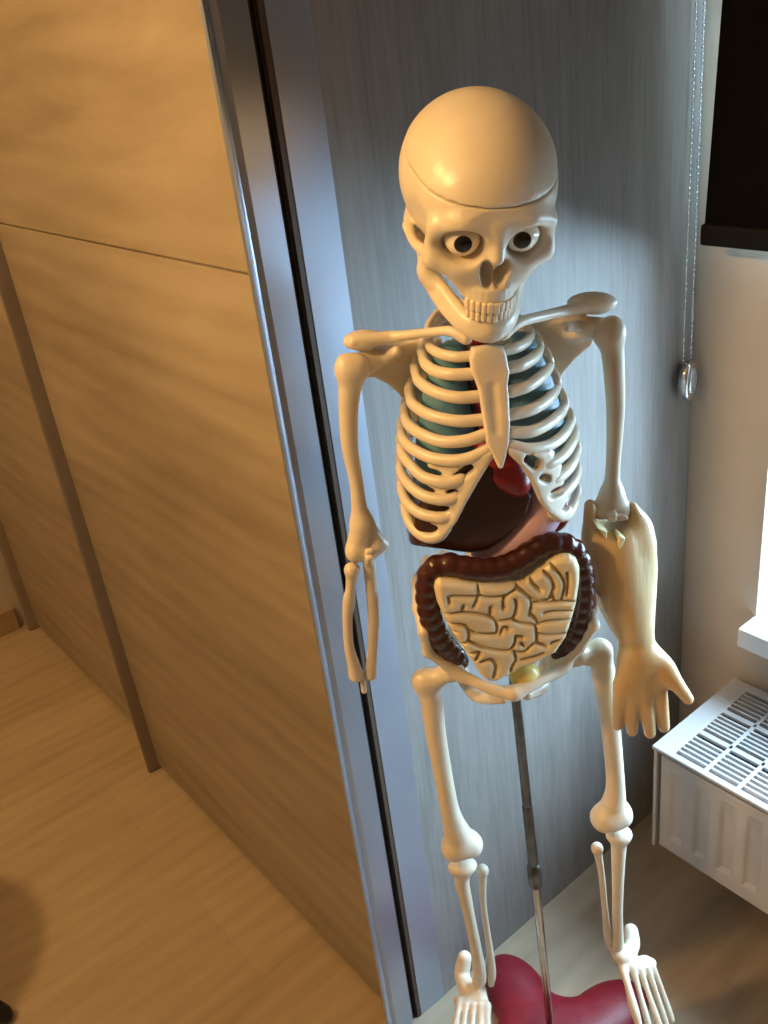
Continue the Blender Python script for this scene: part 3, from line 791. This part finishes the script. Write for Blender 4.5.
# forearm: three long bellies, flattened front to back
s.chain(P((605, 536, .004), (607, 560, .006), (616, 600, .012), (629, 637, .018), (634, 655, .022)), [.0185, .0205, .0185, .0115, .0125], .0, .012)
s.chain(P((634, 533, .004), (637, 560, .006), (639, 595, .012), (641, 630, .018), (643, 655, .022)), [.0165, .0190, .0165, .0125, .0125], .018, .014)
s.chain(P((618, 545, .014), (622, 580, .018), (632, 625, .022)), [.015, .0165, .011], .016, .014)
s.chain(P((590, 505, .006), (592, 520, .006), (597, 540, .006)), [.0055, .0085, .013], .012, .01)               # upper prong
s.chain(P((632, 508, .004), (638, 522, .004), (638, 540, .004)), [.0060, .009, .013], .012, .01)
for a, b_ in (((598, 520, .02), (607, 536, .024)), ((616, 524, .02), (619, 541, .024)), ((628, 518, .02), (627, 530, .024))):
    s.cut(cap(L(*a), L(*b_), .0052, .002), .004)
s.cut(ell(L(610, 512, .0), (.0165, .03, .0125)), .006)
# palm
s.chain(P((634, 655, .022), (627, 675, .026), (625, 690, .028)), [.0130, .0118, .0098], .012, .010)
s.chain(P((642, 655, .022), (646, 672, .026), (652, 686, .030)), [.0130, .0122, .0098], .012, .010)
s.chain(P((638, 655, .022), (638, 675, .027), (641, 692, .030)), [.0120, .0110, .0092], .012, .010)
FING = [((658, 684, .030), (660.5, 698, .033), (662.5, 714, .033), (664, 727, .030), .0074, .0060),           # index
        ((644, 690, .031), (646.5, 706, .035), (648.5, 721, .035), (650, 733, .032), .0074, .0060),           # middle
        ((632, 691, .030), (632, 706, .034), (632, 720, .033), (632, 731, .030), .0070, .0058),               # ring
        ((620.5, 686, .028), (619, 703, .031), (618, 716, .031), (617.5, 726, .029), .0064, .0050)]           # little
for a, b_, c, e, r0, r1 in FING:
    s.chain(P(a, b_, c, e), [r0*1.08, r0, (r0+r1)/2, r1], .006, .0025)
s.chain(P((648, 660, .024), (662, 664, .032), (674, 680, .040), (688, 699, .044)), [.0125, .0105, .0080, .0058], .012, .004)   # thumb
s.chain(P((657, 676, .028), (663, 672, .031)), [.009, .008], .010)
hand = s.build('muscled_forearm', FLESH, sk, relax=1); hand['label'] = 'translucent yellowish forearm with open hand'
s = SDF(.001)
for y in (512.5, 519): s.add(rbox(L(612, y, .0125), (.0036, .003, .0020), .0008))
s.add(rbox(L(623, 518, .012), (.0045, .003, .0017), .0008)); s.add(cap(L(610, 515, .0115), L(624, 516, .0115), .0026), .002)
s.build('elbow_peg', BONE_SHADE, sk)

s = SDF(.0009)                                               # pale bone ends showing through the muscle
for tri in ([(595, 525), (606, 529), (605.5, 538)], [(617.5, 533), (624, 536), (617, 553)]):
    pts = [L(x, y, .025) for x, y in tri]
    s.add(slab([(p[0], p[2]) for p in pts], lambda x, z: .0225+0*x, .0075, .0008, .01, .035))
sub_of(s.build('bone_end', BLADE, None), hand)['label'] = 'pale yellow bone ends in the muscle'

# ---- pelvis
s = SDF(.0018)
def pz_(q, u, d, z): return np.array([UC+q*u, d, z])
for q in (-1, 1):
    ac = pz_(q, .058, .008, .690)
    asis = L(424, 632, .040) if q < 0 else L(594, 625, .040)
    crest = [asis, asis+np.array([q*.002, -.018, .016]), pz_(q, .080, -.012, .768), pz_(q, .066, -.034, .776), pz_(q, .048, -.050, .770), pz_(q, .036, -.056, .745)]
    rim = P((428, 652, .036), (447, 665, .034), (460, 676, .036)) if q < 0 else P((580, 647, .036), (563, 665, .034), (550, 676, .036))
    hub = pz_(q, .050, -.026, .722)
    for a, b_ in zip(crest, crest[1:]):
        s.add(cap(a, b_, .0052), .004)
        for t in (0, .25, .5, .75): s.add(cap(a+(b_-a)*t, hub, .0036, .0055), .003)
    edge = [asis]+rim
    for a, b_ in zip(edge, edge[1:]):
        s.add(cap(a, b_, .0050), .004)
        for t in (0, .25, .5, .75): s.add(cap(a+(b_-a)*t, hub, .0036, .0055), .003)
    s.add(cap(hub, ac, .009, .012), .008)
    s.add(sph(ac, .0165), .012)
    pts = [ac+np.array([-q*.004, .012, .0])]+([L(*t) for t in ((454, 670, .030), (475, 682, .042), (500, 691.5, .052), (513, 693, .055))] if q < 0 else
           [L(*t) for t in ((566, 664, .030), (548, 676, .042), (529, 686.5, .052), (515, 693, .055))])
    s.chain(pts, [.008, .0060, .0056, .0062, .0066], .008, .005)
    s.chain([ac, pz_(q, .046, -.014, .648), pz_(q, .034, .006, .632), pz_(q, .012, .040, .652)], [.012, .0085, .007, .006], .01, .008)
s.add(ell((UC, -.055, .735), (.034, .014, .045)), .012)
s.cut(sph(pz_(-1, .070, .012, .686), .0125), .003); s.cut(sph(pz_(1, .070, .012, .686), .0125), .003)
s.build('pelvis', BONE, sk)

# ---- legs
def femur(head, neck, troch, shaft, rs, con):
    s = SDF(.0016)
    s.add(sph(L(*head), .0122)); s.add(cap(L(*head), L(*neck), .0085, .0095), .006)
    s.add(ell(L(*troch), (.0105, .0105, .0125)), .01); s.add(cap(L(*neck), L(*troch), .0095, .010), .006)
    s.chain([L(*troch)]+P(*shaft), [.0105]+rs, .008, .006)
    for c, r in con: s.add(ell(L(*c), r), .009)
    s.build('femur', BONE, sk)
femur((452, 670, .008), (437, 678, .002), (424, 681, -.002),
      [(431, 699, .0), (436, 735, .004), (445, 785, .008), (451, 815, .010), (459, 838, .010)], [.0118, .0108, .0100, .0112, .0165],
      [((451.5, 848, .010), (.0118, .016, .0135)), ((471, 844, .010), (.0135, .016, .0140)), ((460, 850, .018), (.012, .010, .009))])
femur((574, 655, .008), (588, 655, .002), (600, 651, -.002),
      [(603, 672, .0), (608, 704, .002), (612, 740, .004), (615.5, 785, .007), (613, 808, .009)], [.0125, .0108, .0102, .0104, .0150],
      [((602, 818, .010), (.0132, .016, .0140)), ((621, 814, .010), (.0128, .016, .0140)), ((611, 822, .018), (.013, .010, .010))])
def tibia(plat, pr, shaft, rs):
    s = SDF(.0014)
    s.add(ell(L(*plat), pr)); s.chain(P(*shaft), rs, .010, .004)
    s.build('tibia', BONE, sk)
tibia((462.5, 866, .010), (.0168, .013, .0075), [(462.5, 871, .010), (462, 882, .010), (466, 900, .009), (470, 919.5, .008), (476, 949, .004), (479.5, 972, .002), (479, 980, .0)], [.0098, .0086, .0074, .0068, .0072, .0086, .0092])
tibia((619, 834.5, .010), (.0150, .013, .0078), [(619, 840, .010), (618.5, 852, .010), (618, 880, .008), (617.5, 910, .004), (618, 935, .0), (617, 950, -.002)], [.0095, .0085, .0070, .0064, .0068, .0088])
s = SDF(.0013)
s.add(ell(L(482.5, 870, .0), (.0072, .0072, .0068))); s.chain(P((482.5, 873, .0), (483, 900, .0), (486, 925, -.001), (489, 945, -.002), (491.5, 972, -.002), (491, 984, .0)), [.0052, .0040, .0040, .0044, .0060, .0040], .005, .003)
s.build('fibula', BONE, sk)
s = SDF(.0013)
s.add(ell(L(597, 848, .0), (.0070, .0072, .0068))); s.chain(P((597.5, 851, .0), (601.5, 875, .0), (605, 911, -.002), (608, 937, -.004), (610.5, 948, -.004)), [.0050, .0040, .0040, .0052, .0036], .005, .003)
s.build('fibula', BONE, sk)
def foot(heel, talus, mid, toes, extra=()):
    s = SDF(.0014)
    s.chain(P(*heel), [.0092, .0102, .0098][:len(heel)], 0, .006)
    for c, r in talus: s.add(ell(L(*c), r), .007)
    for c, r in mid: s.add(ell(L(*c), r), .005)
    for j, t in enumerate(toes):
        Q = P(*t); r = .0050 if j == 0 else .0038
        rs = [r*1.15, r*.88, r*1.12]+[r*(.95-.1*i) for i in range(len(Q)-3)]
        s.chain(Q, rs, .004, .0025)
    for c, r in extra: s.add(sph(L(*c), r), .003)
    s.build('foot', BONE, sk, relax=1)
foot([(464.5, 958, -.034), (462, 974, -.024), (466, 988, -.006)], [((476, 992, .002), (.0135, .015, .0095))], [((470, 1002, .012), (.0165, .012, .009)), ((482, 1002, .016), (.0085, .01, .009))],
     [[(487, 1006, .026), (487, 1020, .040), (488, 1034, .052), (488, 1044, .060)], [(480.5, 1006, .026), (480.5, 1022, .042), (480, 1036, .056), (480, 1045, .062)],
      [(473.5, 1006, .024), (472.5, 1021, .040), (471.5, 1035, .054), (471, 1043, .060)], [(466, 1004, .020), (464.5, 1019, .036), (463, 1032, .049), (462, 1040, .055)],
      [(459.5, 1000, .014), (457.5, 1014, .030), (455, 1028, .043), (454, 1035, .049)]], [((458, 1000, .010), .0055)])
foot([(631, 931, -.034), (632, 944, -.020), (628, 954, -.006)], [((620.5, 953, .002), (.012, .014, .010))], [((630, 962, .008), (.0135, .013, .0105)), ((645, 964, .006), (.0105, .011, .0095))],
     [[(623, 967, .016), (627.5, 984, .034), (634, 1008, .054), (638, 1022, .064), (640, 1033, .070)], [(633, 968, .018), (639, 990, .036), (646, 1016, .056), (650, 1030, .066), (652, 1039, .070)],
      [(640.5, 969, .018), (648, 992, .036), (656.5, 1017, .054), (661, 1029, .062), (663, 1036, .066)], [(647, 967, .016), (656, 992, .033), (663.5, 1016, .049), (667, 1026, .056), (669, 1032, .060)],
      [(652, 965, .012), (662, 990, .028), (669.5, 1013, .043), (672, 1020, .048)]], [((651.5, 963, .006), .0062)])

# ---- organs
for q in (-1, 1):
    s = SDF(.002)
    s.chain([np.array([UC+q*.029, .002, .992]), np.array([UC+q*.035, .000, .955]), np.array([UC+q*.039, -.002, .905]), np.array([UC+q*.040, -.004, .872])], [.0160, .0235, .0300, .0300], 0, .012)
    s.cut(cap((UC+q*.06, .05, .945), (UC+q*.01, .05, .895), .003), .004)
    s.build('lung', LUNG, sk)
s = SDF(.0016)
s.chain(P((492, 450, .014), (503, 468, .022), (516, 483, .030)), [.020, .0215, .0135], 0, .014)
s.chain(P((492, 440, .010), (488, 420, .004)), [.010, .008], .008)
s.build('heart', HEART, sk)
s = SDF(.0018)
lp = [(411, 552), (411.5, 538), (416, 512), (432, 486), (465, 462), (500, 462), (522, 480), (531, 494), (527, 510), (517, 524), (503, 537), (488, 547), (470, 551), (445, 549), (428, 550)]
pts = [L(x, y, .030) for x, y in lp]
s.add(slab([(p[0], p[2]) for p in pts], lambda x, z: .004+0*x, .036, .006, -.035, .045))
s.keep(ell((UC-.012, -.012, .875), (.100, .060, .13)), .01)
s.cut(cap(L(468, 495, .044), L(456, 548, .044), .0022), .004)
s.build('liver', LIVER, sk)
s = SDF(.0016)
s.chain(P((545, 492, .014), (544, 508, .018), (533, 525, .022), (514, 541, .022), (492, 551, .020), (478, 553, .016)), [.017, .0185, .0185, .0155, .010, .007], 0, .01)
s.build('stomach', STOMACH, sk)
s = SDF(.0016)
s.add(ell(L(556, 516, -.012), (.013, .012, .018), roty(.5)))
s.build('spleen', HEART, sk)
s = SDF(.0016)                                               # large intestine: pouched tube
lc = catmull(P((460, 661, .020), (449, 650, .028), (438.5, 637, .034), (430, 615, .038), (427, 592, .040), (431, 571, .041), (447, 564.5, .044), (468, 568, .047), (490, 569, .048), (508, 565.5, .048), (523, 557, .046), (541, 546.5, .043), (560, 543.5, .040), (576, 553, .038), (582.5, 575, .036), (583, 602, .034), (575, 632, .030), (560, 655, .022)), 12)
acc = 0; last = lc[0]; n_ = 0
for a, b_ in zip(lc, lc[1:]): s.add(cap(a, b_, .0090), .001)
for p in lc[1:]:
    acc += np.linalg.norm(p-last); last = p
    if acc > .0115: acc = 0; s.add(sph(p, .0113), .0016)
s.build('large_intestine', COLON, sk)
s = SDF(.0009)                                               # small intestine: one folded slab with grooves between its loops
OX, OY, OS = 410, 530, .2604
op = [(93, 225), (97, 200), (112, 184), (190, 190), (262, 203), (330, 205), (408, 199), (440, 190), (470, 168), (515, 140), (548, 112), (580, 97), (612, 96), (640, 112), (653, 145), (652, 200), (640, 280), (622, 345), (600, 410), (560, 470), (515, 490), (480, 515), (430, 525), (392, 550), (335, 580), (305, 582), (272, 560), (235, 500), (205, 455), (165, 400), (130, 335), (105, 280)]
pts = [L(OX+x*OS, OY+y*OS, .054) for x, y in op]
s.add(slab([(p[0], p[2]) for p in pts], lambda x, z: .045+0*x, .0145, .009, .025, .065))
GRO = [[(245, 172), (252, 238)], [(252, 238), (215, 243), (140, 240), (122, 246), (126, 270)], [(252, 238), (240, 262), (228, 284)], [(186, 282), (180, 304)],
       [(410, 176), (412, 205), (372, 235), (355, 264), (358, 292)], [(252, 238), (300, 246), (345, 242), (372, 235)], [(302, 288), (298, 322)], [(412, 205), (450, 230), (475, 265), (468, 320)],
       [(416, 200), (445, 225), (490, 258), (545, 255), (562, 226)], [(470, 150), (480, 185), (515, 215)], [(528, 134), (560, 165), (572, 200), (562, 226)], [(560, 105), (600, 150), (618, 188), (610, 235), (600, 262)],
       [(562, 226), (576, 264)], [(628, 142), (633, 190), (628, 235)], [(70, 298), (110, 318), (180, 310), (260, 318), (310, 335), (330, 370), (325, 400)], [(326, 350), (390, 335), (408, 310), (412, 270), (405, 256)],
       [(390, 335), (430, 355), (490, 365), (497, 400), (500, 436)], [(112, 358), (190, 365), (208, 395), (205, 430), (180, 446)], [(216, 388), (240, 400), (290, 402), (325, 400)], [(128, 402), (152, 396)],
       [(205, 430), (260, 455), (330, 470), (380, 470), (405, 440), (410, 412), (440, 416)], [(345, 398), (358, 372), (378, 380)], [(475, 320), (500, 345), (497, 366)], [(497, 366), (540, 347), (645, 342)],
       [(530, 312), (570, 304), (655, 306)], [(478, 270), (540, 268), (600, 262), (662, 266)], [(497, 400), (555, 406), (622, 400)], [(400, 474), (410, 510), (392, 545), (385, 595)], [(196, 492), (252, 480), (240, 512)],
       [(260, 522), (300, 510), (325, 540), (315, 584)], [(410, 480), (450, 475), (490, 440), (545, 456)], [(430, 512), (480, 500), (525, 484)], [(430, 440), (446, 456)], [(560, 440), (590, 430)]]
segs = []
for gl in GRO:
    Q = catmull([L(420+x*.2344, 540+y*.2344, .0570) for x, y in gl], 4)
    segs += [(a[[0, 2]], b_[[0, 2]]) for a, b_ in zip(Q, Q[1:])]
def furrow(X, Y, Z):
    x = X+0*Z; z = Z+0*X; g = np.full(np.broadcast(x, z).shape, 1e9)
    for a, b_ in segs:
        e = b_-a; t = np.clip(((x-a[0])*e[0]+(z-a[1])*e[1])/(e@e+1e-15), 0, 1)
        g = np.minimum(g, (x-a[0]-e[0]*t)**2+(z-a[1]-e[1]*t)**2)
    g = np.sqrt(g)
    front = .0590-.0042*np.exp(-(g/.00115)**2)-.0030*(1-np.minimum(g/.0062, 1))**2
    return (front-Y)*.55
s.cut((furrow, np.array([-.15, .03, .6]), np.array([.1, .08, .85])))
s.build('small_intestine', GUT, sk, relax=1)
s = SDF(.0014); s.add(ell(L(524.5, 675, .040), (.0150, .013, .0145))); s.build('bladder', BLADDER, sk)
s = SDF(.0014); s.chain(P((475, 330, .0), (476, 360, .010), (479, 400, .012), (484, 440, .012)), [.010, .0095, .009, .009], 0, .003); s.build('windpipe', PIPE, sk)
s = SDF(.0014); s.chain(P((479, 334, .018), (480, 345, .022), (481, 385, .024), (486, 440, .022)), [.0055, .0055, .005, .005], 0, .003)
s.chain(P((478, 341, .022), (487, 341, .022)), [.0045, .0045], .003); s.build('artery', VESSEL, sk)
s = SDF(.001); s.chain(P((489, 341, .024), (500, 341, .022), (509, 339, .018)), [.0026, .0034, .0024], 0, .002); s.build('neck_peg', mat('white_peg', (.82, .8, .76), .35), sk)

# ================================================================== light
w = bpy.data.worlds.new('world'); bpy.context.scene.world = w; w.use_nodes = True
bg = w.node_tree.nodes['Background']; bg.inputs['Color'].default_value = (.62, .80, 1, 1); bg.inputs['Strength'].default_value = .5
def area(name, loc, target, sx, sy, power, col):
    ld = bpy.data.lights.new(name, 'AREA'); ld.shape = 'RECTANGLE'; ld.size = sx; ld.size_y = sy; ld.energy = power; ld.color = col
    o = bpy.data.objects.new(name, ld); C.objects.link(o); o.location = loc
    o.rotation_euler = (Vector(target)-Vector(loc)).to_track_quat('-Z', 'Y').to_euler()
    return o
area('daylight_low', (2.3, -1.15, 1.1), (.62, -.6, .72), 2.2, 1.9, 370, (.52, .78, 1.0))
area('daylight_high', (1.75, -.85, 2.5), (.4, -.3, .2), 1.6, 1.2, 250, (.55, .79, 1.0))
def lamp(name, loc, e, col, size):
    ld = bpy.data.lights.new(name, 'POINT'); ld.energy = e; ld.color = col; ld.shadow_soft_size = size
    o = bpy.data.objects.new(name, ld); C.objects.link(o); o.location = loc
lamp('hanging_lamp', (-1.15, .55, 1.95), 54, (1, .585, .22), .05)
ld = bpy.data.lights.new('added_skull_spot', 'SPOT'); ld.energy = 95; ld.color = (1, .60, .24); ld.shadow_soft_size = .09; ld.spot_size = math.radians(44); ld.spot_blend = 1.0  # added spot without a fitting: warms the skull, cone kept off the radiator
o = bpy.data.objects.new('added_skull_spot', ld); C.objects.link(o); o.location = (-1.5, .08, 1.95)
o.rotation_euler = (Vector((.05, -.16, 1.16))-Vector(o.location)).to_track_quat('-Z', 'Y').to_euler()

v = bpy.context.scene.view_settings
v.view_transform = 'Standard'; v.look = 'None'; v.exposure = 0.0; v.gamma = 1.0
